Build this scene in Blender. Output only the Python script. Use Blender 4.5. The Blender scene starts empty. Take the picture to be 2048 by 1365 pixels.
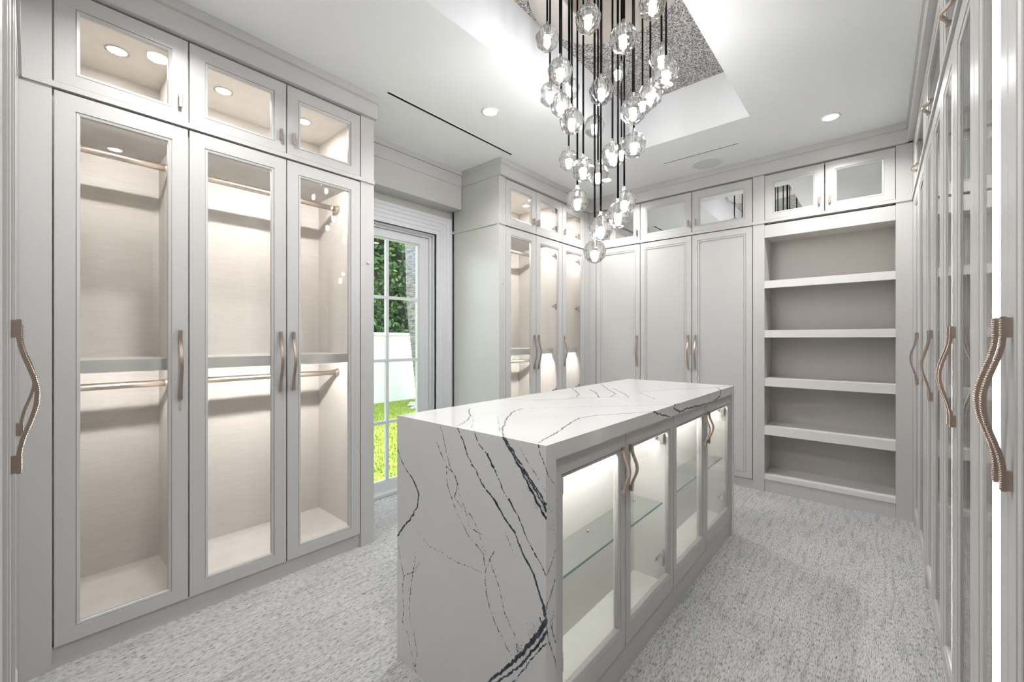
import bpy, math, random
import numpy as np
from mathutils import Vector
random.seed(7)
rng = np.random.default_rng(7)
sc = bpy.context.scene
col = sc.collection
R = math.radians
PI = math.pi

# ------------------------------------------------------------------ camera
YAW, FPX, HOR, CAMH = 0.7162, 843.07, 679.2, 1.25
cd = bpy.data.cameras.new('camera')
cam = bpy.data.objects.new('camera', cd)
col.objects.link(cam)
cam.location = (0, 0, CAMH)
cam.rotation_euler = (R(90), 0, YAW)
cd.sensor_fit = 'HORIZONTAL'
cd.sensor_width = 36
cd.lens = FPX / 2048 * 36
cd.shift_y = (HOR - 682.5) / 2048
cd.clip_start = 0.01
cd.clip_end = 200
sc.camera = cam

# ------------------------------------------------------------------ world, sun, exposure
sc.view_settings.view_transform = 'Standard'
sc.view_settings.look = 'None'
sc.view_settings.gamma = 1
sc.view_settings.use_curve_mapping = False
sc.view_settings.exposure = 0.34
w = bpy.data.worlds.new('sky')
sc.world = w
w.use_nodes = True
nt = w.node_tree
bg = nt.nodes['Background']
sky = nt.nodes.new('ShaderNodeTexSky')
sky.sky_type = 'NISHITA'
sky.sun_disc = False
sky.sun_elevation = R(62)
sky.sun_rotation = R(-80)
hs = nt.nodes.new('ShaderNodeHueSaturation')
hs.inputs['Saturation'].default_value = .5
nt.links.new(sky.outputs[0], hs.inputs['Color'])
nt.links.new(hs.outputs[0], bg.inputs[0])
bg.inputs[1].default_value = 0.95
sl = bpy.data.lights.new('sun_offscreen', 'SUN')
sl.energy = 6.0
sl.angle = R(0.6)
sl.color = (1, .96, .88)
sun = bpy.data.objects.new('sun_offscreen', sl)
col.objects.link(sun)
sun.rotation_euler = Vector((1, 0.22, -2.05)).to_track_quat('-Z', 'Y').to_euler()

# lamp strengths of the room (each used by the lamp's own builder below)
P_DOWN = 10.5      # W per recessed ceiling light
E_BULB = 390.0      # chandelier bulbs
E_LED = 145.0       # shelf LED strips
E_DISC = 175.0      # little lamps in the upper cupboards
E_STRIP = 45.0     # upright LED strips in the long cupboard wall

cy = sc.cycles
cy.use_denoising = True
cy.max_bounces = 8
cy.diffuse_bounces = 4
cy.glossy_bounces = 4
cy.transmission_bounces = 8
cy.transparent_max_bounces = 18
cy.use_adaptive_sampling = True
cy.adaptive_threshold = 0.02
cy.caustics_reflective = False
cy.caustics_refractive = False
cy.sample_clamp_indirect = 6
cy.blur_glossy = 0.5


# ------------------------------------------------------------------ pixel helpers (photo frame 2048x1365)
def ray(u, v):
    a = (u - 1024) / FPX
    b = (HOR - v) / FPX
    return (-math.sin(YAW) + a * math.cos(YAW), math.cos(YAW) + a * math.sin(YAW), b)


def at_x(u, v, x):
    r = ray(u, v); t = x / r[0]
    return (x, r[1] * t, CAMH + r[2] * t)


def at_y(u, v, y):
    r = ray(u, v); t = y / r[1]
    return (r[0] * t, y, CAMH + r[2] * t)


def at_z(u, v, z):
    r = ray(u, v); t = (z - CAMH) / r[2]
    return (r[0] * t, r[1] * t, z)


# ------------------------------------------------------------------ materials
def mat(name, colr=(.8, .8, .8), rough=.5, metal=0, emit=None, strength=0, spec=None, coat=0):
    m = bpy.data.materials.new(name)
    m.use_nodes = True
    b = m.node_tree.nodes['Principled BSDF']
    b.inputs['Base Color'].default_value = (*colr, 1)
    b.inputs['Roughness'].default_value = rough
    b.inputs['Metallic'].default_value = metal
    if spec is not None:
        b.inputs['Specular IOR Level'].default_value = spec
    if coat:
        b.inputs['Coat Weight'].default_value = coat
        b.inputs['Coat Roughness'].default_value = .05
    if emit:
        b.inputs['Emission Color'].default_value = (*emit, 1)
        b.inputs['Emission Strength'].default_value = strength
    return m


def nodes(m):
    return m.node_tree.nodes, m.node_tree.links, m.node_tree.nodes['Principled BSDF']


def ramp(N, stops):
    n = N.new('ShaderNodeValToRGB')
    el = n.color_ramp.elements
    while len(el) < len(stops):
        el.new(.5)
    for e, (p, c) in zip(el, stops):
        e.position = p
        e.color = (*c, 1) if len(c) == 3 else c
    return n


def noise(N, L, vec, scale, detail=4, rough=.55):
    n = N.new('ShaderNodeTexNoise')
    n.inputs['Scale'].default_value = scale
    n.inputs['Detail'].default_value = detail
    n.inputs['Roughness'].default_value = rough
    if vec is not None:
        L.new(vec, n.inputs['Vector'])
    return n


def math_node(N, L, op, a, b=None, clamp=False):
    n = N.new('ShaderNodeMath')
    n.operation = op
    n.use_clamp = clamp
    for i, q in enumerate((a, b)):
        if q is None:
            continue
        if isinstance(q, (int, float)):
            n.inputs[i].default_value = q
        else:
            L.new(q, n.inputs[i])
    return n.outputs[0]


M = {}
# painted cabinetry: greige lacquer with the faintest brush grain
M['paint'] = mat('greige_lacquer', (.52, .51, .495), .34)
N, L, B = nodes(M['paint'])
tc = N.new('ShaderNodeTexCoord')
n1 = noise(N, L, tc.outputs['Object'], 260, 2)
r1 = ramp(N, [(.3, (.506, .500, .490)), (.7, (.530, .524, .514))])
L.new(n1.outputs['Fac'], r1.inputs[0]); L.new(r1.outputs[0], B.inputs['Base Color'])
M['wallpaint'] = mat('greige_wall_paint', (.53, .515, .50), .6)
M['inner'] = mat('cream_linen_laminate', (.72, .67, .62), .45)
N, L, B = nodes(M['inner'])
tc = N.new('ShaderNodeTexCoord'); mp = N.new('ShaderNodeMapping')
mp.inputs['Scale'].default_value = (12, 12, 260)
L.new(tc.outputs['Object'], mp.inputs[0])
n1 = noise(N, L, mp.outputs[0], 1, 3)
r1 = ramp(N, [(.3, (.66, .625, .59)), (.7, (.73, .695, .66))])
L.new(n1.outputs['Fac'], r1.inputs[0]); L.new(r1.outputs[0], B.inputs['Base Color'])
M['inner_white'] = mat('white_laminate', (.80, .79, .76), .4)
M['shelfedge'] = mat('shelf_lacquer', (.70, .69, .675), .35)
M['ceiling'] = mat('white_ceiling_paint', (.84, .85, .87), .7)
M['trimwhite'] = mat('grey_white_window_paint', (.66, .67, .69), .4)
M['champagne'] = mat('champagne_metal', (.80, .70, .62), .28, 1)
M['bronze'] = mat('brushed_bronze', (.50, .41, .35), .30, 1)
M['nickel'] = mat('polished_nickel', (.80, .74, .68), .06, 1)
M['steel'] = mat('hinge_steel', (.62, .61, .60), .25, 1)
M['black'] = mat('black_cord', (.004, .004, .004), .9, spec=.05)
M['dark'] = mat('black_anodised_channel', (.02, .02, .02), .6)
M['white'] = mat('white_enamel', (.82, .82, .82), .35)
M['mirror'] = mat('mirror_glass', (.86, .88, .875), .0, 1)
M['speaker'] = mat('speaker_grille', (.70, .71, .72), .8)
N, L, B = nodes(M['speaker'])
tc = N.new('ShaderNodeTexCoord'); v = N.new('ShaderNodeTexVoronoi'); v.inputs['Scale'].default_value = 300
L.new(tc.outputs['Object'], v.inputs['Vector'])
r1 = ramp(N, [(.1, (.45, .45, .46)), (.35, (.70, .71, .72))])
L.new(v.outputs['Distance'], r1.inputs[0]); L.new(r1.outputs[0], B.inputs['Base Color'])
M['led'] = mat('led_diffuser', (.9, .9, .9), .5, emit=(1, .97, .93), strength=E_LED)
M['led_cool'] = mat('led_diffuser_neutral', (.9, .9, .9), .5, emit=(1, .985, .965), strength=E_LED)
M['led_island'] = mat('led_island', (.9, .9, .9), .5, emit=(1, .98, .95), strength=70)
M['disc'] = mat('lamp_lens', (.9, .9, .9), .5, emit=(1, .985, .95), strength=E_DISC)
M['led_up'] = mat('led_upright', (.9, .9, .9), .5, emit=(1, .985, .97), strength=E_STRIP)
M['lens'] = mat('ceiling_lamp_lens', (.9, .9, .9), .5, emit=(1, .98, .95), strength=25)
M['bulb'] = mat('bulb_glass', (.9, .9, .9), .5, emit=(1, .98, .96), strength=E_BULB)


# window and door glass: thin clear pane with Fresnel reflection
def pane_material(name, tint, ior=1.5):
    m = bpy.data.materials.new(name)
    m.use_nodes = True
    N, L = m.node_tree.nodes, m.node_tree.links
    N.clear()
    out = N.new('ShaderNodeOutputMaterial')
    g = N.new('ShaderNodeNewGeometry')
    io = N.new('ShaderNodeMix')
    io.data_type = 'FLOAT'
    L.new(g.outputs['Backfacing'], io.inputs[0])
    io.inputs[2].default_value = ior
    io.inputs[3].default_value = 1 / ior
    fr = N.new('ShaderNodeFresnel')
    L.new(io.outputs[0], fr.inputs['IOR'])
    tr = N.new('ShaderNodeBsdfTransparent')
    tr.inputs[0].default_value = (*tint, 1)
    gl = N.new('ShaderNodeBsdfGlossy')
    gl.inputs['Roughness'].default_value = 0
    mx = N.new('ShaderNodeMixShader')
    L.new(fr.outputs[0], mx.inputs[0]); L.new(tr.outputs[0], mx.inputs[1]); L.new(gl.outputs[0], mx.inputs[2])
    L.new(mx.outputs[0], out.inputs[0])
    return m


M['glass'] = pane_material('clear_pane_glass', (.985, .985, .98))
M['shelfglass'] = pane_material('clear_shelf_glass', (.96, .985, .975))
M['glassedge'] = mat('teal_glass_edge', (.10, .34, .33), .1)
# cut crystal: refracting facets, part of the light passes straight
m = bpy.data.materials.new('cut_crystal')
m.use_nodes = True
N, L = m.node_tree.nodes, m.node_tree.links
N.clear()
out = N.new('ShaderNodeOutputMaterial')
gl = N.new('ShaderNodeBsdfGlass'); gl.inputs['IOR'].default_value = 1.52; gl.inputs['Roughness'].default_value = 0
tr = N.new('ShaderNodeBsdfTransparent')
mx = N.new('ShaderNodeMixShader'); mx.inputs[0].default_value = .62
L.new(tr.outputs[0], mx.inputs[1]); L.new(gl.outputs[0], mx.inputs[2]); L.new(mx.outputs[0], out.inputs[0])
M['crystal'] = m

# carpet: pale grey loop with dark flecks running along the room
M['carpet'] = mat('loop_carpet', (.6, .6, .6), .95, spec=.1)
N, L, B = nodes(M['carpet'])
tc = N.new('ShaderNodeTexCoord')
mp = N.new('ShaderNodeMapping'); mp.inputs['Scale'].default_value = (250, 42, 1)
L.new(tc.outputs['Object'], mp.inputs[0])
n1 = noise(N, L, mp.outputs[0], 1, 4, .7)
r1 = ramp(N, [(.33, (.08, .08, .082)), (.43, (.34, .34, .34)), (.52, (.485, .483, .478)), (.8, (.58, .576, .57))])
L.new(n1.outputs['Fac'], r1.inputs[0])
mp2 = N.new('ShaderNodeMapping'); mp2.inputs['Scale'].default_value = (60, 5, 1)
L.new(tc.outputs['Object'], mp2.inputs[0])
n2 = noise(N, L, mp2.outputs[0], 1, 3, .6)
r2 = ramp(N, [(.32, (.74, .74, .745)), (.52, (1, 1, 1))])
L.new(n2.outputs['Fac'], r2.inputs[0])
n3 = noise(N, L, tc.outputs['Object'], 2.2, 3)
r3 = ramp(N, [(.3, (.90, .90, .91)), (.7, (1, 1, .99))])
L.new(n3.outputs['Fac'], r3.inputs[0])


def mul(N, L, a, b):
    q = N.new('ShaderNodeMix'); q.data_type = 'RGBA'; q.blend_type = 'MULTIPLY'
    q.inputs[0].default_value = 1
    L.new(a, q.inputs[6]); L.new(b, q.inputs[7])
    return q.outputs[2]


cc = mul(N, L, mul(N, L, r1.outputs[0], r2.outputs[0]), r3.outputs[0])
L.new(cc, B.inputs['Base Color'])
bp = N.new('ShaderNodeBump'); bp.inputs['Strength'].default_value = .35; bp.inputs['Distance'].default_value = .004
L.new(n1.outputs['Fac'], bp.inputs['Height']); L.new(bp.outputs[0], B.inputs['Normal'])

# glass bead wallpaper inside the coffer
M['beads'] = mat('grey_bead_wallpaper', (.2, .19, .19), .35)
N, L, B = nodes(M['beads'])
tc = N.new('ShaderNodeTexCoord')
v = N.new('ShaderNodeTexVoronoi'); v.inputs['Scale'].default_value = 150
L.new(tc.outputs['Object'], v.inputs['Vector'])
r1 = ramp(N, [(.12, (.04, .037, .038)), (.45, (.24, .225, .222)), (.85, (.66, .63, .62))])
L.new(v.outputs['Color'], r1.inputs[0]); L.new(r1.outputs[0], B.inputs['Base Color'])

# veined quartz: the slabs carry 'vd' (distance to the nearest vein edge) and 'sp' (speckle density)
M['stone'] = mat('veined_white_quartz', (.8, .8, .8), .10)
N, L, B = nodes(M['stone'])
tc = N.new('ShaderNodeTexCoord')
vd = N.new('ShaderNodeAttribute'); vd.attribute_name = 'vd'
sp = N.new('ShaderNodeAttribute'); sp.attribute_name = 'sp'
na = noise(N, L, tc.outputs['Object'], 230, 3, .7)
nb = noise(N, L, tc.outputs['Object'], 60, 3, .6)
d1 = math_node(N, L, 'MULTIPLY', math_node(N, L, 'SUBTRACT', na.outputs['Fac'], .5), .0085)
d2 = math_node(N, L, 'MULTIPLY', math_node(N, L, 'SUBTRACT', nb.outputs['Fac'], .5), .0075)
dd = math_node(N, L, 'ADD', math_node(N, L, 'ADD', vd.outputs['Fac'], d1), d2)
line = math_node(N, L, 'MULTIPLY', math_node(N, L, 'SUBTRACT', .0005, dd), 900, True)
nc = noise(N, L, tc.outputs['Object'], 310, 2, .6)
spk = math_node(N, L, 'MULTIPLY', math_node(N, L, 'SUBTRACT', math_node(N, L, 'ADD', nc.outputs['Fac'], math_node(N, L, 'MULTIPLY', sp.outputs['Fac'], .26)), .765), 30, True)
vein = math_node(N, L, 'MAXIMUM', line, spk)
nd = noise(N, L, tc.outputs['Object'], 3.5, 3)
r1 = ramp(N, [(.3, (.655, .653, .648)), (.7, (.69, .688, .684))])
L.new(nd.outputs['Fac'], r1.inputs[0])
ne = noise(N, L, tc.outputs['Object'], 25, 2)
r2 = ramp(N, [(.35, (.012, .014, .018)), (.7, (.06, .085, .12))])
L.new(ne.outputs['Fac'], r2.inputs[0])
mx = N.new('ShaderNodeMix'); mx.data_type = 'RGBA'
L.new(vein, mx.inputs[0]); L.new(r1.outputs[0], mx.inputs[6]); L.new(r2.outputs[0], mx.inputs[7])
L.new(mx.outputs[2], B.inputs['Base Color'])

# garden
M['lawn'] = mat('lawn_soil', (.10, .20, .03), .9)
N, L, B = nodes(M['lawn'])
tc = N.new('ShaderNodeTexCoord')
n1 = noise(N, L, tc.outputs['Object'], 40, 4)
r1 = ramp(N, [(.3, (.14, .23, .02)), (.7, (.34, .44, .06))])
L.new(n1.outputs['Fac'], r1.inputs[0]); L.new(r1.outputs[0], B.inputs['Base Color'])
M['grass'] = mat('grass_blades', (.27, .44, .055), .6)
N, L, B = nodes(M['grass'])
at = N.new('ShaderNodeAttribute'); at.attribute_name = 'tint'
r1 = ramp(N, [(0, (.22, .34, .03)), (1, (.52, .56, .10))])
L.new(at.outputs['Fac'], r1.inputs[0]); L.new(r1.outputs[0], B.inputs['Base Color'])
M['leaf'] = mat('glossy_leaves', (.06, .16, .03), .3)
N, L, B = nodes(M['leaf'])
at = N.new('ShaderNodeAttribute'); at.attribute_name = 'tint'
r1 = ramp(N, [(0, (.015, .06, .012)), (.55, (.06, .17, .03)), (1, (.22, .40, .08))])
L.new(at.outputs['Fac'], r1.inputs[0]); L.new(r1.outputs[0], B.inputs['Base Color'])
M['twig'] = mat('hedge_twigs', (.03, .035, .015), .9)
M['stucco'] = mat('white_stucco', (.82, .82, .83), .8)
M['bookback'] = mat('bookcase_lacquer', (.53, .50, .475), .45)
M['pebble'] = mat('white_pebble', (.66, .65, .64), .7)
M['bark'] = mat('palm_bark', (.3, .28, .27), .9)
N, L, B = nodes(M['bark'])
tc = N.new('ShaderNodeTexCoord'); mp = N.new('ShaderNodeMapping'); mp.inputs['Scale'].default_value = (5, 5, 16)
L.new(tc.outputs['Object'], mp.inputs[0])
n1 = noise(N, L, mp.outputs[0], 2.2, 6, .75)
r1 = ramp(N, [(.34, (.06, .052, .055)), (.5, (.27, .25, .26)), (.68, (.50, .48, .50))])
L.new(n1.outputs['Fac'], r1.inputs[0]); L.new(r1.outputs[0], B.inputs['Base Color'])


# ------------------------------------------------------------------ mesh builder
class MB:
    def __init__(s):
        s.v, s.f, s.mi = [], [], []

    def quad(s, *p, m=0):
        i = len(s.v); s.v += [tuple(q) for q in p]; s.f.append(tuple(range(i, i + len(p)))); s.mi.append(m)

    def box(s, x0, x1, y0, y1, z0, z1, mats=None):
        i = len(s.v)
        s.v += [(x0, y0, z0), (x1, y0, z0), (x1, y1, z0), (x0, y1, z0), (x0, y0, z1), (x1, y0, z1), (x1, y1, z1), (x0, y1, z1)]
        s.f += [tuple(i + k for k in q) for q in ((3, 2, 1, 0), (4, 5, 6, 7), (0, 1, 5, 4), (1, 2, 6, 5), (2, 3, 7, 6), (3, 0, 4, 7))]
        s.mi += mats or [0] * 6
        return s

    def loops(s, rings, close=True, caps=False):
        n = len(rings[0]); i = len(s.v)
        for r in rings:
            s.v += [tuple(p) for p in r]
        K = len(rings)
        for a in range(K if close else K - 1):
            b = (a + 1) % K
            for k in range(n):
                k2 = (k + 1) % n
                s.f.append((i + a * n + k, i + a * n + k2, i + b * n + k2, i + b * n + k)); s.mi.append(0)
        if caps:
            s.f.append(tuple(i + k for k in reversed(range(n)))); s.mi.append(0)
            s.f.append(tuple(i + (K - 1) * n + k for k in range(n))); s.mi.append(0)
        return s

    def lathe(s, prof, n=24, c=(0, 0, 0), close=False, caps=True, twist=None):
        rings = []
        for j, (r, z) in enumerate(prof):
            o = twist[j] if twist else 0
            rings.append([(c[0] + r * math.cos(2 * PI * (k + o) / n), c[1] + r * math.sin(2 * PI * (k + o) / n), c[2] + z) for k in range(n)])
        return s.loops(rings, close, caps)

    def tube(s, pts, r, n=10):
        rings = []
        for j, p in enumerate(pts):
            p = Vector(p)
            a = Vector(pts[max(j - 1, 0)]); b = Vector(pts[min(j + 1, len(pts) - 1)])
            t = (b - a).normalized()
            u = t.orthogonal().normalized() if j == 0 else (u0 - t * u0.dot(t)).normalized()
            u0 = u; q = t.cross(u)
            rr = r[j] if isinstance(r, (list, tuple)) else r
            rings.append([p + rr * (math.cos(2 * PI * k / n) * u + math.sin(2 * PI * k / n) * q) for k in range(n)])
        return s.loops(rings, False, True)

    def octa(s, c, r):
        i = len(s.v); x, y, z = c
        s.v += [(x + r, y, z), (x - r, y, z), (x, y + r, z), (x, y - r, z), (x, y, z + r), (x, y, z - r)]
        for q in ((0, 2, 4), (2, 1, 4), (1, 3, 4), (3, 0, 4), (2, 0, 5), (1, 2, 5), (3, 1, 5), (0, 3, 5)):
            s.f.append(tuple(i + k for k in q)); s.mi.append(0)

    def mesh(s, name, mats, smooth=False):
        me = bpy.data.meshes.new(name)
        me.from_pydata(s.v, [], s.f)
        for q in (mats if isinstance(mats, (list, tuple)) else [mats]):
            me.materials.append(M[q])
        me.polygons.foreach_set('material_index', s.mi)
        if smooth:
            me.polygons.foreach_set('use_smooth', [True] * len(s.f))
        me.update()
        return me

    def build(s, name, mats, parent=None, loc=(0, 0, 0), smooth=False):
        return link(name, s.mesh(name, mats, smooth), parent, loc)


def link(name, me, parent=None, loc=(0, 0, 0), rot=(0, 0, 0)):
    o = bpy.data.objects.new(name, me)
    col.objects.link(o)
    o.location = loc
    o.rotation_euler = rot
    if parent:
        o.parent = parent
    return o


def tag(o, label, cat, group=None):
    o['label'] = label; o['category'] = cat
    if group:
        o['group'] = group
    return o


def struct(o, label=None):
    o['kind'] = 'structure'
    if label:
        o['label'] = label
    return o


def thing(name, label, cat, loc, rz=0, group=None):
    o = link(name, None, None, loc, (0, 0, rz))
    return tag(o, label, cat, group)


def box(*a):
    return MB().box(*a)


# ------------------------------------------------------------------ room dimensions (metres)
XL, YB, XR, YF = -2.35, 3.975, 0.176, -0.022      # cabinet fronts: left, back, right, front
ZC = 2.74
WX0, WX1, WY0, WY1 = -2.955, .80, -.66, 4.60       # walls, inner faces
Z1, Z2 = 2.196, 2.593                              # top of lower doors, top of upper doors
CX, CY = -1.078, 1.97                              # centre of the coffer
CFX0, CFX1, CFY0, CFY1, CFZ = -1.505, -.65, .78, 3.16, 3.10

# ------------------------------------------------------------------ shell
struct(box(WX0 - .1, WX1 + .1, WY0 - .1, WY1 + .1, -.1, 0).build('floor', 'carpet'), 'pale grey carpet with dark flecks running down the room')
b = MB()
T = ZC + .5
SLOTS = [(-2.243, -2.221, 1.423, 2.56), (-1.374, -.804, 3.531, 3.547)]


def holed(x0, x1, y0, y1, h):
    """ceiling field with a slot 70 mm deep"""
    a0, a1, c0, c1 = h
    m = ZC + .07
    b.box(x0, a0, y0, y1, ZC, m); b.box(a1, x1, y0, y1, ZC, m)
    b.box(a0, a1, y0, c0, ZC, m); b.box(a0, a1, c1, y1, ZC, m)
    b.box(x0, x1, y0, y1, m, T)


holed(WX0 - .15, CFX0, WY0 - .15, WY1 + .15, SLOTS[0])
b.box(CFX1, WX1 + .15, WY0 - .15, WY1 + .15, ZC, T)
b.box(CFX0, CFX1, WY0 - .15, CFY0, ZC, T)
holed(CFX0, CFX1, CFY1, WY1 + .15, SLOTS[1])
b.box(CFX0, CFX1, CFY0, CFY1, CFZ + .004, T)
ceil = struct(b.build('ceiling', 'ceiling'), 'smooth white ceiling with a deep rectangular coffer')
wp = box(CFX0 + .001, CFX1 - .001, CFY0 + .001, CFY1 - .001, CFZ, CFZ + .003).build('wallpaper', 'beads', ceil)
wp['label'] = 'grey beaded wallpaper on the coffer top'
OY0, OY1, OZ = 1.49, 2.37, 2.176
b = MB()
WT = WX0 - .13
b.box(WT, WX0, WY0 - .1, OY0, 0, ZC)
b.box(WT, WX0, OY1, WY1 + .1, 0, ZC)
b.box(WT, WX0, OY0, OY1, OZ, ZC)
struct(b.build('wall_left', 'wallpaint'))
struct(box(WX0, WX1, WY1, WY1 + .1, 0, ZC).build('wall_back', 'wallpaint'))
struct(box(WX1, WX1 + .1, WY0 - .1, WY1 + .1, 0, ZC).build('wall_right', 'wallpaint'))
b = MB()
b.box(WX0, -.27, WY0 - .1, WY0, 0, ZC)
b.box(.60, WX1, WY0 - .1, WY0, 0, ZC)
b.box(-.27, .60, WY0 - .1, WY0, 2.2, ZC)
struct(b.build('wall_front', 'wallpaint'))
dr = struct(box(-.265, .595, WY0 - .07, WY0 - .03, .005, 2.195).build('door_1', 'white'), 'plain white entrance door')
MB().lathe([(.012, 0), (.012, .05), (.026, .055), (.028, .075), (.012, .085)], 16).build('door_knob', 'champagne', dr, (.52, WY0 - .03, 1.0)).rotation_euler = (R(-90), 0, 0)

# window (window_1 > casing, jamb, sash, muntin, pane)
win = link('window_1', None, None, (-3.0, (OY0 + OY1) / 2, 0))
struct(win, 'tall grey-white garden window of small panes')


def wpart(name, mb, m, parent=None):
    p = parent or win
    o = mb.build(name, m)
    o.parent = p
    o.location = (-Vector(win.location)) if p is win else (0, 0, 0)
    return o


def rect_frame(mb, prof, y0, y1, z0, z1):
    """prof: list of (outset from opening, x); legs to the floor and a head, mitred"""
    rings = []
    for o, x in prof:
        rings.append([(x, y0 - o, z0), (x, y0 - o, z1 + o), (x, y1 + o, z1 + o), (x, y1 + o, z0)])
    K = len(rings); i = len(mb.v)
    for r in rings:
        mb.v += r
    for a in range(K):
        c = (a + 1) % K
        for k in range(3):
            mb.f.append((i + a * 4 + k, i + a * 4 + k + 1, i + c * 4 + k + 1, i + c * 4 + k)); mb.mi.append(0)
    mb.f.append(tuple(i + a * 4 for a in range(K))); mb.mi.append(0)
    mb.f.append(tuple(i + a * 4 + 3 for a in reversed(range(K)))); mb.mi.append(0)


b = MB()
f0 = WX0
rect_frame(b, [(0, f0 - .02), (0, f0 + .014), (.012, f0 + .016), (.016, f0 + .011), (.034, f0 + .011), (.038, f0 + .017), (.066, f0 + .017), (.070, f0 + .022), (.098, f0 + .022), (.102, f0 + .028),
               (.128, f0 + .03), (.133, f0 + .036), (.155, f0 + .036), (.162, f0 + .03), (.165, f0), (.165, f0 - .001)], OY0, OY1, 0, OZ)
wpart('casing', b, 'trimwhite')
b = MB()
rect_frame(b, [(0, f0 - .02), (-.014, f0 - .022), (-.014, f0 - .05), (-.03, f0 - .052), (-.03, f0 - .13), (0, f0 - .13)], OY0, OY1, 0, OZ)
wpart('jamb', b, 'trimwhite')
wpart('threshold', box(-3.10, WX0 - .001, OY0 + .002, OY1 - .002, .0005, .022), 'trimwhite')
SY0, SY1, SZ0, SZ1 = 1.522, 2.338, .022, 2.143
GY0, GY1, GZ0, GZ1 = 1.62, 2.24, .092, 2.078
b = MB()
b.box(-3.065, -3.02, SY0, GY0, SZ0, SZ1); b.box(-3.065, -3.02, GY1, SY1, SZ0, SZ1)
b.box(-3.065, -3.02, GY0, GY1, SZ0, GZ0); b.box(-3.065, -3.02, GY0, GY1, GZ1, SZ1)
e = .012
b.box(-3.06, -3.03, GY0, GY0 + e, GZ0, GZ1); b.box(-3.06, -3.03, GY1 - e, GY1, GZ0, GZ1)
b.box(-3.06, -3.03, GY0 + e, GY1 - e, GZ0, GZ0 + e); b.box(-3.06, -3.03, GY0 + e, GY1 - e, GZ1 - e, GZ1)
sash = wpart('sash', b, 'trimwhite')
MZ = [GZ0, .574, 1.076, 1.593, GZ1]
wpart('muntin', box(-3.055, -3.028, 1.93 - .013, 1.93 + .013, GZ0 + e, GZ1 - e), 'trimwhite')
for z in MZ[1:4]:
    wpart('muntin', box(-3.056, -3.026, GY0 + e, GY1 - e, z - .012, z + .012), 'trimwhite')
for k in range(4):
    for y0, y1 in ((GY0 + .004, 1.93), (1.93, GY1 - .004)):
        wpart('pane', box(-3.045, -3.041, y0 + .001, y1 - .001, MZ[k] + .003, MZ[k + 1] - .003), 'glass')

# valance box over the window
va = thing('window_valance', 'greige boxed valance over the garden window', 'valance', (-2.87, 1.97, 2.4))
o = MB()
for z0, z1, pr in ((2.40, 2.600, 0), (2.603, 2.697, .003), (2.700, ZC - .0005, .010)):
    o.box(WX0 + .001, -2.797 + pr, 1.401, 2.530, z0, z1)
o.box(WX0 + .001, -2.80, 1.401, 2.530, 2.59, 2.71)
o.v = [(x + 2.87, y - 1.97, z - 2.4) for x, y, z in o.v]
o.build('box', 'paint', va)

# ------------------------------------------------------------------ hardware meshes
def pull_mesh(length, bow, post_w=.011):
    b = MB(); h = length / 2
    n = 48; rings = []; wv, tv = .0065, .0035
    path = []
    for k in range(n + 1):
        z = -h + length * k / n
        q = abs(z) / (h * .80)
        s = (math.cos(PI * q) + 1) / 2 if q < 1 else 0
        path.append((z, .0105 + bow * s))
    for z, d in path:
        rings.append([(-wv, -d - tv, z), (wv, -d - tv, z), (wv, -d + tv, z), (-wv, -d + tv, z)])
    b.loops(rings, False, True)
    for sgn in (-1, 1):
        z0, z1 = sorted((sgn * h * .99, sgn * h * .76))
        b.box(-post_w / 2, post_w / 2, -.0095, 0, z0, z1)
    nb = int(length / .0042)
    for k in range(nb):
        z = -h + length * (k + .5) / nb
        q = abs(z) / (h * .80)
        s = (math.cos(PI * q) + 1) / 2 if q < 1 else 0
        d = .0105 + bow * s
        for sx in (-1, 1):
            b.octa((sx * (wv - .0007), -d - tv + .0005, z), .0019)
    return b.mesh('handle', 'bronze')


PULL = pull_mesh(.308, .024)
PULL_S = pull_mesh(.175, .020)
PULL_H = pull_mesh(.15, .020)
b = MB()
b.box(-.006, .006, -.018, -.010, -.030, .030)
b.box(-.004, .004, -.010, 0, -.024, -.014); b.box(-.004, .004, -.010, 0, .014, .024)
for k in range(11):
    for sx in (-1, 1):
        b.octa((sx * .006, -.018, -.027 + k * .0054), .0022)
KNOB = b.mesh('pull', 'bronze')
b = MB()
b.box(-.026, .026, .020, .032, -.022, .022); b.box(-.016, .016, .032, .050, -.012, .012)
b.box(-.030, .030, .050, .056, -.006, .006); b.box(.010, .034, .026, .040, -.030, -.018); b.box(.010, .034, .026, .040, .018, .030)
HINGE = b.mesh('hinge', 'steel')

_frames = {}


def frame_mesh(w, h, st, tp, bt, dbl):
    key = (round(w, 4), round(h, 4), st, tp, bt, dbl)
    if key in _frames:
        return _frames[key]

    def rc(o, y):   # o: outset from the glass opening
        return [(st - o, y, bt - o), (w - st + o, y, bt - o), (w - st + o, y, h - tp + o), (st - o, y, h - tp + o)]
    c = .0012
    rings = [[(0, .020, 0), (w, .020, 0), (w, .020, h), (0, .020, h)],
             [(0, c, 0), (w, c, 0), (w, c, h), (0, c, h)],
             [(c, 0, c), (w - c, 0, c), (w - c, 0, h - c), (c, 0, h - c)]]
    if dbl:
        rings += [rc(.024, 0), rc(.0235, .006), rc(.0205, .006), rc(.020, .002), rc(.009, .0025), rc(.0085, .0085), rc(.005, .0085), rc(.0045, .0065), rc(0, .0065), rc(0, .020)]
    else:
        rings += [rc(.0135, 0), rc(.0130, .0042), rc(.0105, .0042), rc(.0100, .0016), rc(.0015, .0036), rc(0, .0055), rc(0, .020)]
    b = MB(); b.loops(rings, True)
    _frames[key] = b.mesh('door', 'paint')
    return _frames[key]


_panes = {}


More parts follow.
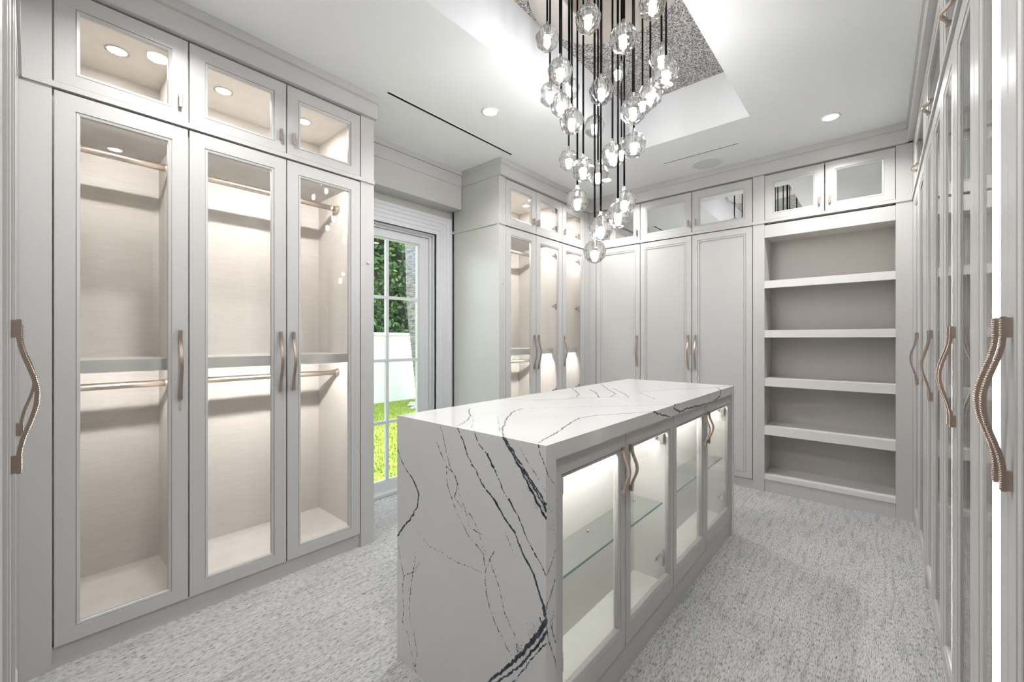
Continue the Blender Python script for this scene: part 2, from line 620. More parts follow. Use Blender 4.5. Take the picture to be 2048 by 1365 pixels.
def box_mesh(key, dims, m):
    k = (key,) + tuple(round(q, 4) for q in dims)
    if k not in _panes:
        _panes[k] = box(*dims).mesh(key, m)
    return _panes[k]


def door(par, name, x0, x1, z0, z1, fill, pull=None, side='R', pz=None, st=.070, tp=.075, bt=.068, hinges=(), y=0):
    g = .003
    w, h = x1 - x0 - 2 * g, z1 - z0
    d = link(name, frame_mesh(w, h, st, tp, bt, fill == 'panel'), par, (x0 + g, y, z0))
    o = .004
    if fill == 'panel':
        link('panel', box_mesh('panel', (st - o, w - st + o, .008, .015, bt - o, h - tp + o), 'paint'), d)
    else:
        nm = 'mirror' if fill == 'mirror' else 'pane'
        link(nm, box_mesh(nm, (st - o, w - st + o, .0065, .0105, bt - o, h - tp + o), 'mirror' if fill == 'mirror' else 'glass'), d)
    if pull is not None:
        hx = w - .029 if side == 'R' else .029
        if side == 'C':
            link('handle', pull, d, (w / 2, 0, pz - z0), (0, R(90), 0))
        else:
            nm = 'pull' if pull is KNOB else 'handle'
            link(nm, pull, d, (hx, 0, pz - z0))
    for hz in hinges:
        hs = 'L' if side == 'R' else 'R'
        link('hinge', HINGE, d, ((st if hs == 'L' else w - st), 0, hz - z0), (0, 0, 0))
    return d


def downlight_part(par, x, y, z):
    o = MB().lathe([(.043, 0), (.043, -.003), (.036, -.005), (.033, -.001), (.033, 0)], 24).build('lamp_ring', 'steel', par, (x, y, z), True)
    MB().lathe([(.0325, -.0008), (.028, -.0035), (.001, -.004)], 24).build('lamp_lens', 'disc', o, (0, 0, 0), True)


def rod(par, x0, x1, y, z):
    o = MB().tube([(x0, y, z), (x1, y, z)], .0155, 16).build('hanging_rod', 'champagne', par, smooth=True)
    for x, s in ((x0, 1), (x1, -1)):
        MB().tube([(x + s * .0005, y, z), (x + s * .009, y, z)], .026, 18).build('rod_flange', 'champagne', o)
        MB().tube([(x + s * .009, y, z), (x + s * .022, y, z)], .0195, 18).build('rod_socket', 'champagne', o)


HZ = 1.136     # centre height of the long pulls
UZ = 2.312     # centre height of the small pulls
UB = 2.2285    # bottom of the upper doors
DEP = .555


def wardrobe(label, org, rz, W, doors, uppers, fill='glass', ufill='glass', posts=(), end=None, ends=(), depth=DEP,
             shelf=1.163, rods=True, leds=True, lamps=True, hinge=False, uside=KNOB, leak_strips=(), toe=.082, shelves=(), led_v=(), bay=None, cat='wardrobe', led='led', walls=()):
    """org = left end on the cabinet front; local x runs to the right, local y into the cabinet"""
    t = thing('wardrobe', label, cat, (*org, 0), rz)
    bx0, bx1 = bay or (0, W)
    b = MB()
    s = .018
    b.box(bx0, bx0 + s, .024, depth, toe, 2.205)
    b.box(bx1 - s, bx1, .024, depth, toe, 2.205)
    for q in walls:
        b.box(q - s / 2, q + s / 2, .024, depth - .012, .102, 2.18)
    b.box(bx0 + s, bx1 - s, depth - .012, depth, toe, 2.205)
    b.box(bx0 + s, bx1 - s, .024, depth - .012, toe, .102)
    b.box(bx0 + s, bx1 - s, .024, depth - .012, 2.183, 2.205)
    ub = MB()
    ub.box(bx0, bx0 + s, .024, depth, 2.2055, 2.6); ub.box(bx1 - s, bx1, .024, depth, 2.2055, 2.6)
    ub.box(bx0 + s, bx1 - s, depth - .012, depth, 2.2055, 2.6)
    ub.box(bx0 + s, bx1 - s, .024, depth - .012, 2.2055, 2.228); ub.box(bx0 + s, bx1 - s, .024, depth - .012, 2.577, 2.6)
    for q in leak_strips:  # strips added behind the door gaps so LED light does not leak
        b.box(q - .022, q + .022, .024, .042, .102, 2.183)
        if not callable(ufill) and len(uppers) > 1:
            ub.box(q - .022, q + .022, .024, .042, 2.228, 2.577)
    b.build('body', 'inner', t)
    ub.build('upper_body', 'inner', t)
    box(0 if not posts else bx0, bx1, .012, .0235, 0.0005, toe - .003).build('toe_kick', 'paint', t)
    for x0, x1 in posts:
        box(x0, x1 - .002 if x1 < W - .001 else x1, 0, .05, .0005, 2.60).build('pilaster', 'paint', t)
    for e0, e1 in ends:
        box(e0, e1, .05, depth, .0005, 2.60).build('end_panel', 'paint', t)
    for x0, x1, sd in doors:
        door(t, 'door', x0, x1, toe, Z1, fill, PULL if sd else None, sd, HZ, hinges=(2.064, 1.57, .75, .25) if hinge and sd == 'L' else ())
    for x0, x1, sd in uppers:
        door(t, 'upper_door', x0, x1, UB, Z2, ufill, PULL_H if sd == 'C' else KNOB, sd, 2.268 if sd == 'C' else UZ,
             st=.070, tp=.074, bt=.058, hinges=(2.50, 2.33) if hinge and sd == 'L' else ())
    inner = sorted([bx0 + s, bx1 - s] + [q for w_ in walls for q in (w_ - s / 2, w_ + s / 2)])
    cells = [(inner[i], inner[i + 1]) for i in range(0, len(inner), 2)]
    for c0, c1 in cells:
        if shelf:
            b = MB()
            b.box(c0 + .0005, c1 - .0005, .10, .122, shelf - .053, shelf)
            b.box(c0 + .0005, c1 - .0005, .122, depth - .0125, shelf - .024, shelf)
            sh = b.build('shelf', 'shelfedge', t)
            if leds:
                box(c0 + .02, c1 - .02, .123, .133, shelf - .032, shelf - .0245).build('led_strip', led, sh)
        if leds:
            box(c0 + .02, c1 - .02, .046, .056, 2.174, 2.1825).build('led_strip', led, t)
        if rods:
            rod(t, c0, c1, .27, 2.083)
            rod(t, c0, c1, .27, 1.039)
    for z in shelves:
        box(bx0 + s + .0005, bx1 - s - .0005, .06, depth - .0125, z - .022, z).build('shelf', 'shelfedge', t)
    for x in led_v:
        box(x - .004, x + .004, .0215, .042, .11, 2.175).build('led_strip', led, t)
    if lamps:
        for x0, x1, sd in uppers:
            downlight_part(t, (x0 + x1) / 2, .29, 2.577)
    return t


def button(par, x, z):
    MB().lathe([(.008, 0), (.008, .003), (.006, .006), (.001, .0065)], 16).build('button', 'steel', par, (x, 0, z), True).rotation_euler = (R(90), 0, 0)


# ------------------------------------------------------------------ left run, before the window
o0 = .056
w1 = wardrobe('glazed single-door wardrobe in the corner beside the entrance end cupboards', (XL, -.0215), PI / 2, .4985, [(.0835, .499, 'R')], [(.0835, .499, 'R')],
              posts=[(0, .0835)], bay=(.0715, .4985))
w2 = wardrobe('glazed double-door wardrobe with its end against the garden window', (XL, .4775), PI / 2, .9245, [(0, .4175, 'R'), (.4175, .836, 'L')], [(0, .4175, 'R'), (.4175, .836, 'L')],
              posts=[(.838, .9245)], ends=[(.9065, .9245)], bay=(0, .848), leak_strips=(.4175,))
button(w2, .884, 1.714)
# far left run, after the window
y2 = 2.538
w3 = wardrobe('glazed double-door wardrobe with a wide blank end panel beside the window', (XL, y2), PI / 2, .919, [(.083, .497, 'R'), (.497, .919, 'L')], [(.083, .497, 'R'), (.497, .919, 'L')],
              posts=[(0, .083)], ends=[(0, .02)], bay=(.065, .919), leak_strips=(.497,), hinge=True)
button(w3, .043, 1.714)
w4 = wardrobe('glazed single-door wardrobe without rods in the far inner corner', (XL, y2 + .919), PI / 2, .518, [(0, .420, 'L')], [(0, .420, 'L')],
              posts=[(.422, .518)], bay=(0, .438), rods=False, hinge=True, led='led_cool')

# ------------------------------------------------------------------ back run
w5 = wardrobe('closed single-door wardrobe with a flat panel in the far corner', (XL + .001, YB), 0, .569, [(.076, .568, 'R')], [(.076, .568, 'R')], fill='panel', ufill='mirror',
              posts=[(0, .074)], bay=(.06, .568), rods=False, leds=False, lamps=False, shelf=None)
w6 = wardrobe('closed double-door wardrobe with flat panels beside the open bookcase', (-1.781, YB), 0, .986, [(0, .494, 'R'), (.494, .986, 'L')], [(0, .494, 'R'), (.494, .986, 'L')], fill='panel', ufill='mirror',
              bay=(0, .986), rods=False, leds=False, lamps=False, shelf=None)
# open bookcase
bk = thing('bookcase', 'tall open greige bookcase with five thick bays built into the cupboard wall', 'bookcase', (-.795, YB, 0))
BW = .97
OX0, OX1 = .085, .884
for x0, x1 in ((0.002, OX0), (OX1, BW)):
    box(x0, x1, 0, .05, .0005, 2.60).build('pilaster', 'paint', bk)
b = MB()
b.box(OX0 - .02, OX0, .05, .30, .1, 2.2); b.box(OX1, OX1 + .02, .05, .30, .1, 2.2)
b.box(OX0 - .02, OX1 + .02, .289, .30, .1, 2.2)
b.box(OX0 - .02, OX1 + .02, .02, .30, 2.096, 2.118)
b.build('body', 'bookback', bk)
b = MB()
b.box(OX0 + .001, OX1 - .001, .004, .02, 2.096, 2.188); b.box(OX0 + .001, OX1 - .001, .001, .004, 2.084, 2.096)
b.build('header', 'paint', bk)
box(OX0 + .001, OX1 - .001, .006, .03, .0005, .100).build('plinth', 'paint', bk)
for z0, z1 in ((1.670, 1.730), (1.265, 1.325), (.866, .932), (.468, .537)):
    b = MB()
    b.box(OX0 + .0005, OX1 - .0005, .002, .026, z0, z1); b.box(OX0 + .0005, OX1 - .0005, .026, .2885, z1 - .03, z1)
    b.build('shelf', 'shelfedge', bk)
b = MB()
b.box(OX0 + .0005, OX1 - .0005, .001, .026, .102, .138); b.box(OX0 + .0005, OX1 - .0005, .026, .2885, .11, .138)
b.build('shelf', 'shelfedge', bk)
b = MB()
b.box(OX0, OX0 + .018, .024, .5, 2.2, 2.6); b.box(OX1 - .018, OX1, .024, .5, 2.2, 2.6); b.box(OX0, OX1, .024, .5, 2.2, 2.226); b.box(OX0, OX1, .024, .5, 2.58, 2.6); b.box(OX0, OX1, .49, .5, 2.2, 2.6)
b.build('upper_body', 'inner', bk)
mid = (OX0 + OX1) / 2
door(bk, 'upper_door', OX0, mid, UB, Z2, 'mirror', KNOB, 'R', UZ, st=.07, tp=.074, bt=.058)
door(bk, 'upper_door', mid, OX1, UB, Z2, 'mirror', KNOB, 'L', UZ, st=.07, tp=.074, bt=.058)

# ------------------------------------------------------------------ right run (runs from the back corner towards the camera)
DW = .3575
RL = [('glazed double-door wardrobe against the bookcase corner', 3.974, [(0, .104)], .104, .415),
      ('glazed double-door wardrobe next past the narrow corner post', 3.04, [(0, .088)], .088, DW),
      ('glazed double-door wardrobe opposite the middle of the stone island', 2.237, [], 0, DW),
      ('glazed double-door wardrobe opposite the near end of the stone island', 1.522, [], 0, DW),
      ('glazed double-door wardrobe nearest the entrance door on the long cupboard wall', .807, [], 0, DW)]
for lab, y0, posts, off, dw in RL:
    W = off + 2 * dw
    t = wardrobe(lab, (XR, y0), -PI / 2, W, [(off, off + dw, 'R'), (off + dw, off + 2 * dw, 'L')], [(off, off + 2 * dw, 'C')],
                 posts=posts, bay=(max(off - .018, 0), W), rods=False, leds=False, shelf=None, shelves=(.55, .95, 1.35, 1.75), walls=(off + dw,), led_v=(off + .022,) if 1.4 < y0 < 3.5 else (), lamps=False, led='led_up')

# ------------------------------------------------------------------ front run (beside the entrance)
FX = [-2.255, -1.76, -1.265, -.77, -.275]
labs = ['closed panel-door cupboard in the corner beside the single glazed wardrobe', 'closed panel-door cupboard second from the corner on the entrance wall',
        'closed panel-door cupboard third from the corner on the entrance wall', 'closed panel-door cupboard beside the entrance door']
for i in range(4):
    r0, l0 = FX[i], FX[i + 1]
    off = 0
    W = l0 - r0 + (.095 if i == 0 else 0)
    wardrobe(labs[i], (l0, YF), PI, W, [(0, l0 - r0, 'L' if i < 2 else None)], [(0, l0 - r0, 'L')], fill='panel', ufill='mirror', posts=[(l0 - r0 + .002, W)] if i == 0 else (),
             bay=(0, l0 - r0), rods=False, leds=False, lamps=False, shelf=None)

# ------------------------------------------------------------------ mouldings: crown and rail along every run
def run_trim(name, x0, x1, y0, y1, label, sides):
    """a band standing proud of the fronts; sides = which faces project: (x-,x+,y-,y+)"""
    b = MB()

    def bx(z0, z1, p):
        b.box(x0 - p * sides[0], x1 + p * sides[1], y0 - p * sides[2], y1 + p * sides[3], z0, z1)
    bx(2.601, 2.690, .026)
    bx(2.690, 2.694, .030)
    bx(2.694, ZC - .0005, .036)
    o = b.build(name, 'paint')
    struct(o, label)
    b2 = MB()
    for z0, z1, p in ((2.2035, 2.222, .008), (2.2222, 2.2265, .005)):
        q = .0225
        b2.box(x0 - p * sides[0] if sides[0] else x0, x1 + p * sides[1] if sides[1] else x1, y0 - p * sides[2] if sides[2] else y0, y1 + p * sides[3] if sides[3] else y1, z0, z1)
    return o, b2


def thin(b2, axis, a0, a1, rest):
    pass


trims = [('trim_1', XL - .022, XL, -.016, 1.402, 'flat crown above the left glazed wardrobes', (0, 1, 0, .4)),
         ('trim_2', XL - .022, XL, y2, 3.95, 'flat crown above the far left wardrobes', (0, 1, .25, 0)),
         ('trim_3', XL - .02, XR, YB, YB + .022, 'flat crown above the bookcase wall', (0, 0, 1, 0)),
         ('trim_4', XR, XR + .022, .092, 3.974, 'flat crown above the long glazed cupboard wall', (1, 0, 0, 0)),
         ('trim_5', XL - .02, FX[4], YF - .022, YF, 'flat crown above the entrance cupboards', (0, 0, 0, 1))]
for nm, x0, x1, y0, y1, lab, sd in trims:
    o, b2 = run_trim(nm, x0, x1, y0, y1, lab, sd)
    b2.build('rail', 'paint', o)
# side returns of crown and rail on the end panels flanking the window
b = MB()
b.box(WX0 + .16, XL - .022, y2 - .006, y2, 2.601, 2.694); b.box(WX0 + .16, XL - .022, y2 - .009, y2, 2.694, ZC - .0005)
b.box(WX0 + .002, XL - .022, y2 - .008, y2, 2.2035, 2.2265)
struct(b.build('trim_6', 'paint'), 'crown and rail returned across the wardrobe end panel')
b = MB()
b.box(WX0 + .16, XL - .022, 1.402, 1.412, 2.601, 2.694); b.box(WX0 + .16, XL - .022, 1.402, 1.416, 2.694, ZC - .0005)
b.box(WX0 + .04, XL - .022, 1.402, 1.410, 2.2035, 2.2265)
struct(b.build('trim_7', 'paint'), 'crown and rail returned on the near wardrobe end')
# solid tops behind the crown
for nm, a in (('trim_8', (WX0 + .001, XL - .023, -.016, 1.40, 2.601, ZC - .001)), ('trim_9', (WX0 + .001, XL - .023, y2 + .001, 4.55, 2.601, ZC - .001)),
              ('trim_10', (XL - .02, XR, YB + .023, 4.55, 2.601, ZC - .001)), ('trim_11', (XR + .023, .75, .092, 4.55, 2.601, ZC - .001)),
              ('trim_12', (XL - .02, FX[4], -.6, YF - .023, 2.601, ZC - .001))):
    struct(box(*a).build(nm, 'paint'), 'filler above the cupboards behind the crown')

# ------------------------------------------------------------------ island
IX0, IX1, IY0, IY1, IZ = -1.4285, -.704, .954, 2.987, .951
ST = .049
IFX = -.712
s_ = .458


def c8(x, y):
    return (780 + x * s_, 740 + y * s_)


def front_pts(l):
    return [at_y(*c8(x, y), IY0) for x, y in l]


def top_pts(l):
    return [at_z(*c8(x, y), IZ) for x, y in l]


def side_pts(l):
    return [at_x(*c8(x, y), IX1) for x, y in l]


VE = []   # (points, half width start, half width end, wiggle)


def vein(pts, w0, w1=None, wig=.003):
    VE.append((pts, w0 + .0007, (w0 if w1 is None else w1) + .0007, wig))


F = front_pts
vein(F([(295, 255), (320, 310), (340, 380), (370, 430), (410, 510), (450, 560), (480, 610), (500, 650), (545, 710), (575, 790), (600, 840), (630, 900), (650, 970), (670, 1030), (680, 1070)]), .0012, .0032)
vein(F([(455, 565), (490, 625), (520, 680), (555, 730)]), .0022, .0012)
vein(F([(365, 265), (385, 320), (420, 365), (440, 400), (470, 470), (500, 540), (530, 590), (560, 640), (580, 690), (600, 745), (630, 800), (660, 850), (682, 905)]), .0012, .0010)
vein(F([(425, 370), (440, 400), (455, 430)]), .0028, .0020)
vein(F([(520, 565), (532, 592), (540, 606)]), .0028, .0015)
vein(F([(488, 288), (520, 345), (560, 415), (595, 480), (625, 540), (655, 600), (682, 650)]), .0028, .0030)
vein(F([(500, 292), (545, 372), (600, 455), (640, 520), (682, 590)]), .0016, .0024)
vein(F([(545, 390), (590, 455), (630, 520), (660, 570), (682, 620)]), .0010, .0030)
vein(F([(555, 320), (580, 365), (600, 400), (625, 440), (660, 495), (680, 535)]), .0001, .0004)
vein(F([(648, 320), (655, 370), (670, 400), (682, 430)]), .0014, .0012)
vein(F([(35, 350), (50, 400), (80, 450), (105, 490), (125, 540)]), .0006, .0030)
vein(F([(105, 490), (118, 520), (126, 545)]), .0030, .0034)
vein(F([(125, 540), (120, 600), (90, 650), (60, 685), (33, 725)]), .0018, .0026)
vein(F([(220, 245), (235, 300), (245, 360), (265, 430), (290, 480), (300, 530), (320, 590), (360, 650), (385, 700), (400, 760), (420, 800), (440, 840), (460, 900), (480, 960), (495, 1040), (520, 1110), (545, 1160), (560, 1240)]), .0006, .0003)
vein(F([(205, 320), (225, 370), (245, 420), (250, 500), (270, 560), (290, 620), (320, 680), (345, 730), (380, 770), (410, 810), (420, 870), (415, 930), (425, 1000), (440, 1060), (470, 1130), (500, 1190), (530, 1250)]), .0005, .0003)
vein(F([(245, 420), (275, 450), (295, 500), (280, 560), (330, 620), (350, 690), (400, 720)]), .0004)
vein(F([(455, 795), (435, 830), (420, 870)]), .0004)
vein(F([(682, 1100), (655, 1145), (615, 1195), (572, 1243), (520, 1290), (470, 1330), (428, 1368)]), .0062, .0030)
vein(F([(682, 1148), (645, 1205), (600, 1258), (560, 1300), (500, 1340), (466, 1368)]), .0034, .0020)
vein(F([(682, 1198), (640, 1240), (600, 1290), (560, 1340), (536, 1368)]), .0012, .0010)
vein(F([(670, 1030), (672, 1060), (682, 1085)]), .0030, .0030)
vein(F([(655, 1085), (665, 1110), (640, 1160), (600, 1205)]), .0024, .0020)
vein(F([(35, 760), (45, 830), (60, 900), (55, 960), (60, 1040), (55, 1100), (75, 1150), (90, 1220), (105, 1290), (115, 1330)]), .0005)
vein(F([(112, 800), (105, 860), (95, 920), (85, 1000), (85, 1080), (100, 1130), (110, 1190), (118, 1240), (108, 1300), (118, 1340)]), .0005)
vein(F([(60, 900), (110, 880), (128, 840)]), .0002)
vein(F([(95, 670), (130, 720), (170, 770), (230, 800), (290, 840), (340, 860), (400, 885)]), -.0003)
vein(F([(520, 710), (500, 700), (530, 780), (545, 820)]), -.0003)
TP = top_pts
vein(TP([(290, 247), (320, 234), (340, 218), (352, 200), (345, 182), (350, 170)]), .0010, .0020)
vein(TP([(645, 320), (700, 290), (750, 260), (790, 230), (830, 210), (900, 200), (1000, 193), (1090, 187), (1150, 182)]), .0016, .0018)
vein(TP([(495, 290), (490, 262), (500, 235), (508, 214), (530, 190), (545, 180), (580, 171)]), .0014, .0020)
vein(TP([(580, 171), (680, 166), (850, 163), (1000, 160), (1100, 155), (1235, 151)]), .0003, .0006)
vein(TP([(470, 200), (475, 230), (480, 270)]), .0002, .0006)
vein(TP([(355, 262), (365, 230), (358, 205)]), -.0002)
vein(TP([(490, 128), (640, 133), (760, 128), (880, 122), (960, 118), (1040, 122)]), .0010, .0022)
vein(TP([(795, 82), (812, 95), (826, 108), (815, 118), (780, 122)]), .0022, .0016)
vein(TP([(870, 85), (890, 95), (905, 106), (912, 122)]), .0020, .0016)
vein(TP([(920, 62), (950, 85), (985, 105), (965, 118)]), .0020, .0018)
vein(TP([(970, 80), (1010, 98), (1045, 120)]), .0020)
vein(TP([(1085, 97), (1150, 91), (1300, 83), (1420, 77), (1490, 70)]), .0018, .0026)
vein(TP([(1085, 97), (1110, 110), (1160, 128)]), .0004, .0016)
vein(TP([(1425, 78), (1440, 84), (1450, 92)]), .0034)
vein(TP([(1242, 150), (1255, 160), (1262, 168)]), .0034)
vein(TP([(1255, 147), (1268, 156), (1275, 165)]), .0026)
vein(TP([(270, 162), (300, 156), (320, 153)]), .0014)
vein(TP([(600, 215), (680, 205), (760, 200)]), -.0004)
SD = side_pts
vein(SD([(1150, 182), (1165, 190), (1190, 200), (1222, 204)]), .0030, .0020)
vein(SD([(1446, 94), (1440, 118), (1410, 140), (1350, 157), (1290, 172), (1262, 186)]), .0030, .0030)
vein(SD([(1240, 168), (1256, 178), (1270, 184)]), .0030)
vein(SD([(680, 430), (688, 458), (703, 480), (722, 508)]), .0006)
vein(SD([(722, 790), (706, 845), (682, 905)]), .0006)
vein(SD([(722, 908), (704, 975), (683, 1050)]), .0006, .0012)
vein(SD([(716, 1055), (700, 1110), (712, 1160), (724, 1195)]), .0008)
vein(SD([(684, 1120), (692, 1180), (708, 1230), (726, 1300)]), .0008)
vein(SD([(722, 1075), (706, 1120), (722, 1170)]), .0004)
# speckled patches: (centre, radius, weight)
SPK = [(F([(640, 1160)])[0], .05, .8), (F([(575, 1240)])[0], .045, .9), (F([(520, 1285)])[0], .03, .6), (F([(655, 590)])[0], .035, .95), (F([(620, 520)])[0], .025, .9), (F([(480, 600)])[0], .022, .5),
       (SD([(700, 600)])[0], .05, .55), (SD([(705, 690)])[0], .035, .6), (F([(55, 560)])[0], .05, .35), (F([(60, 700)])[0], .05, .4), (TP([(1250, 155)])[0], .03, .7), (TP([(350, 190)])[0], .03, .4), (TP([(480, 230)])[0], .05, .4),
       (SD([(1490, 400)])[0], .08, .5), (F([(300, 860)])[0], .12, .18), (F([(70, 900)])[0], .10, .15), (F([(590, 1140)])[0], .09, .3)]


def jitter(pts, wig):
    """subdivide a vein and give it a natural crooked run inside its own plane"""
    P = np.array(pts, float)
    out = []
    fixed = [k for k in range(3) if np.ptp(P[:, k]) < 1e-6]
    for a, b_ in zip(P[:-1], P[1:]):
        n = max(2, int(np.linalg.norm(b_ - a) / .012))
        for k in range(n):
            q = a + (b_ - a) * k / n
            if k:
                q = q + rng.normal(0, wig * .55, 3) * [0 if i in fixed else 1 for i in range(3)]
            out.append(q)
    out.append(P[-1])
    return np.array(out)


VEJ = [(jitter(p, g), w0, w1) for p, w0, w1, g in VE]


def slab(name, x0, x1, y0, y1, z0, z1, parent, fine):
    """stone slab; faces named in fine carry a dense grid for the vein field"""
    V, Fc = [], []
    base = 0

    def face(o, a, b_, la, lb, res):
        nonlocal base
        na = max(1, int(la / res)); nb_ = max(1, int(lb / res))
        ga, gb = np.meshgrid(np.linspace(0, la, na + 1), np.linspace(0, lb, nb_ + 1), indexing='ij')
        pts = np.array(o)[None, None, :] + ga[..., None] * np.array(a) + gb[..., None] * np.array(b_)
        V.append(pts.reshape(-1, 3))
        i = np.arange(na)[:, None] * (nb_ + 1) + np.arange(nb_)[None, :] + base
        Fc.append(np.stack([i, i + nb_ + 1, i + nb_ + 2, i + 1], -1).reshape(-1, 4))
        base += (na + 1) * (nb_ + 1)
    dx, dy, dz = x1 - x0, y1 - y0, z1 - z0
    big = 10
    face((x0, y0, z1), (1, 0, 0), (0, 1, 0), dx, dy, fine.get('top', big))
    face((x0, y0, z0), (0, 1, 0), (1, 0, 0), dy, dx, big)
    face((x0, y0, z0), (1, 0, 0), (0, 0, 1), dx, dz, fine.get('front', big))
    face((x1, y0, z0), (0, 1, 0), (0, 0, 1), dy, dz, fine.get('side', big))
    face((x1, y1, z0), (-1, 0, 0), (0, 0, 1), dx, dz, big)
    face((x0, y1, z0), (0, -1, 0), (0, 0, 1), dy, dz, big)
    V = np.concatenate(V); Fc = np.concatenate(Fc)
    vd = np.full(len(V), .05)
    for P, w0, w1 in VEJ:
        K = len(P)
        lo, hi = P.min(0) - .02, P.max(0) + .02
        cand = np.where(((V >= lo) & (V <= hi)).all(1))[0]
        if not len(cand):
            continue
        for k in range(K - 1):
            a, b_ = P[k], P[k + 1]
            lo, hi = np.minimum(a, b_) - .016, np.maximum(a, b_) + .016
            sub = cand[((V[cand] >= lo) & (V[cand] <= hi)).all(1)]
            if not len(sub):
                continue
            ab = b_ - a
            t = np.clip(((V[sub] - a) @ ab) / max(ab @ ab, 1e-12), 0, 1)
            d = np.linalg.norm(V[sub] - a - t[:, None] * ab, axis=1)
            vd[sub] = np.minimum(vd[sub], d - (w0 + (w1 - w0) * (k + t) / (K - 1)))
    sp = np.full(len(V), .0)
    for c, r, wt in SPK:
        sp = np.maximum(sp, wt * np.exp(-((V - np.array(c)) ** 2).sum(1) / (r * r)))
    c0 = np.array([(x0 + x1) / 2, (y0 + y1) / 2, 0])
    me = bpy.data.meshes.new(name)
    me.vertices.add(len(V)); me.vertices.foreach_set('co', V.ravel())
    me.loops.add(len(Fc) * 4); me.loops.foreach_set('vertex_index', Fc.ravel().astype(np.int32))
    me.polygons.add(len(Fc)); me.polygons.foreach_set('loop_start', np.arange(0, len(Fc) * 4, 4, dtype=np.int32))
    me.update(calc_edges=True)
    for nm, ar in (('vd', vd), ('sp', sp)):
        at_ = me.attributes.new(nm, 'FLOAT', 'POINT')
        at_.data.foreach_set('value', ar.astype(np.float32))
    me.materials.append(M['stone'])
    o = link(name, me, parent, (-parent.location[0], -parent.location[1], -parent.location[2]))
    return o


ct = thing('waterfall_countertop', 'white quartz waterfall counter with dark crackled veins over the island', 'countertop', ((IX0 + IX1) / 2, (IY0 + IY1) / 2, 0))
slab('top_slab', IX0, IX1, IY0 + ST, IY1 - ST, IZ - ST, IZ, ct, {'top': .003, 'side': .003})
slab('side_slab', IX0, IX1, IY0, IY0 + ST, .0005, IZ, ct, {'front': .0022, 'side': .0025, 'top': .003})
slab('side_slab', IX0, IX1, IY1 - ST, IY1, .0005, IZ, ct, {'side': .003, 'top': .003})

IYD = [1.0045, 1.464, 1.948, 2.423, 2.9365]
hb = thing
for u in range(2):
    ya, yb_ = IYD[2 * u], IYD[2 * u + 2]
    ym = IYD[2 * u + 1]
    W = yb_ - ya
    t = thing('island_cabinet', ['glazed two-door island cabinet at the veined slab end', 'glazed two-door island cabinet at the bookcase end'][u], 'cabinet', (IFX, ya, 0), PI / 2)
    b = MB()
    b.box(0.0005, .016, .022, .198, .102, .9015); b.box(W - .016, W - .0005, .022, .198, .102, .9015)
    b.box(.016, W - .016, .186, .198, .13, .9015); b.box(.016, W - .016, .022, .198, .102, .13); b.box(.016, W - .016, .022, .186, .880, .9015)
    b.box(ym - ya - .02, ym - ya + .02, .0225, .04, .13, .88)
    b.build('body', 'inner_white', t)
    box(0.0005, W - .0005, .199, .70, .0005, .9015).build('back_body', 'paint', t)
    box(0.0005, W - .0005, .004, .0195, .0005, .098).build('plinth', 'paint', t)
    for x0, x1, sd in ((0, ym - ya, 'R'), (ym - ya, W, 'L')):
        door(t, 'door', x0, x1, .104, .9005, 'glass', PULL_S, sd, .767, st=.048, tp=.066, bt=.088, hinges=(.80, .25))
    for x0, x1 in ((.0165, W - .0165),):
        b = MB()
        b.box(x0 + (.001 if x0 < .1 else .0005), x1 - .0005, .045, .184, .487, .496, [0, 0, 1, 0, 0, 0])
        gs = b.build('glass_shelf', ['shelfglass', 'glassedge'], t)
        for xx in (x0 + .03, (x0 + x1) / 2, x1 - .03):
            MB().lathe([(.006, 0), (.006, .008), (.003, .012)], 10).build('shelf_stud', 'steel', gs, (xx, .17, .475), True)
    box(.03, W - .03, .05, .062, .872, .8795).build('led_strip', 'led_island', t)

# ------------------------------------------------------------------ ceiling fittings
LAB = ['recessed ceiling light above the aisle in front of the window', 'recessed ceiling light in front of the bookcase', 'recessed ceiling light in the far corner by the glazed wardrobes',
       'recessed ceiling light over the corner by the near glazed wardrobe', 'recessed ceiling light just inside the entrance door']
# the last two stand above the frame; the photograph shows them mirrored in the panes of the near glazed wardrobe
for (x, y, off), lab in zip([(-1.916, 1.983, ''), (-.244, 3.528, ''), (-1.918, 3.545, ''), (-1.85, .45, '_offscreen'), (-.20, .45, '_offscreen')], LAB):
    t = thing('recessed_light', lab, 'ceiling light', (x, y, ZC), 0, 'recessed ceiling lights')
    MB().lathe([(.058, -.0005), (.058, -.003), (.046, -.006), (.042, -.002), (.042, -.0005)], 32).build('trim_ring', 'white', t, smooth=True)
    MB().lathe([(.0415, -.001), (.036, -.006), (.001, -.007)], 32).build('lens' + off, 'lens', t, smooth=True)
    ld = bpy.data.lights.new('downlight' + off, 'AREA')
    ld.shape = 'DISK'; ld.size = .08; ld.energy = P_DOWN; ld.color = (1, .99, .985); ld.spread = R(140)
    lo = bpy.data.objects.new('downlight' + off, ld)
    col.objects.link(lo); lo.parent = t; lo.location = (0, 0, -.012)
t = thing('ceiling_speaker', 'round flat grille speaker in the ceiling near the bookcase wall', 'speaker', (-1.097, 3.774, ZC))
MB().lathe([(.118, -.0005), (.118, -.004), (.113, -.006), (.110, -.004), (.110, -.0005)], 48).build('bezel', 'white', t, smooth=True)
MB().lathe([(.1095, -.001), (.1095, -.0045), (.001, -.005)], 48).build('grille', 'speaker', t)
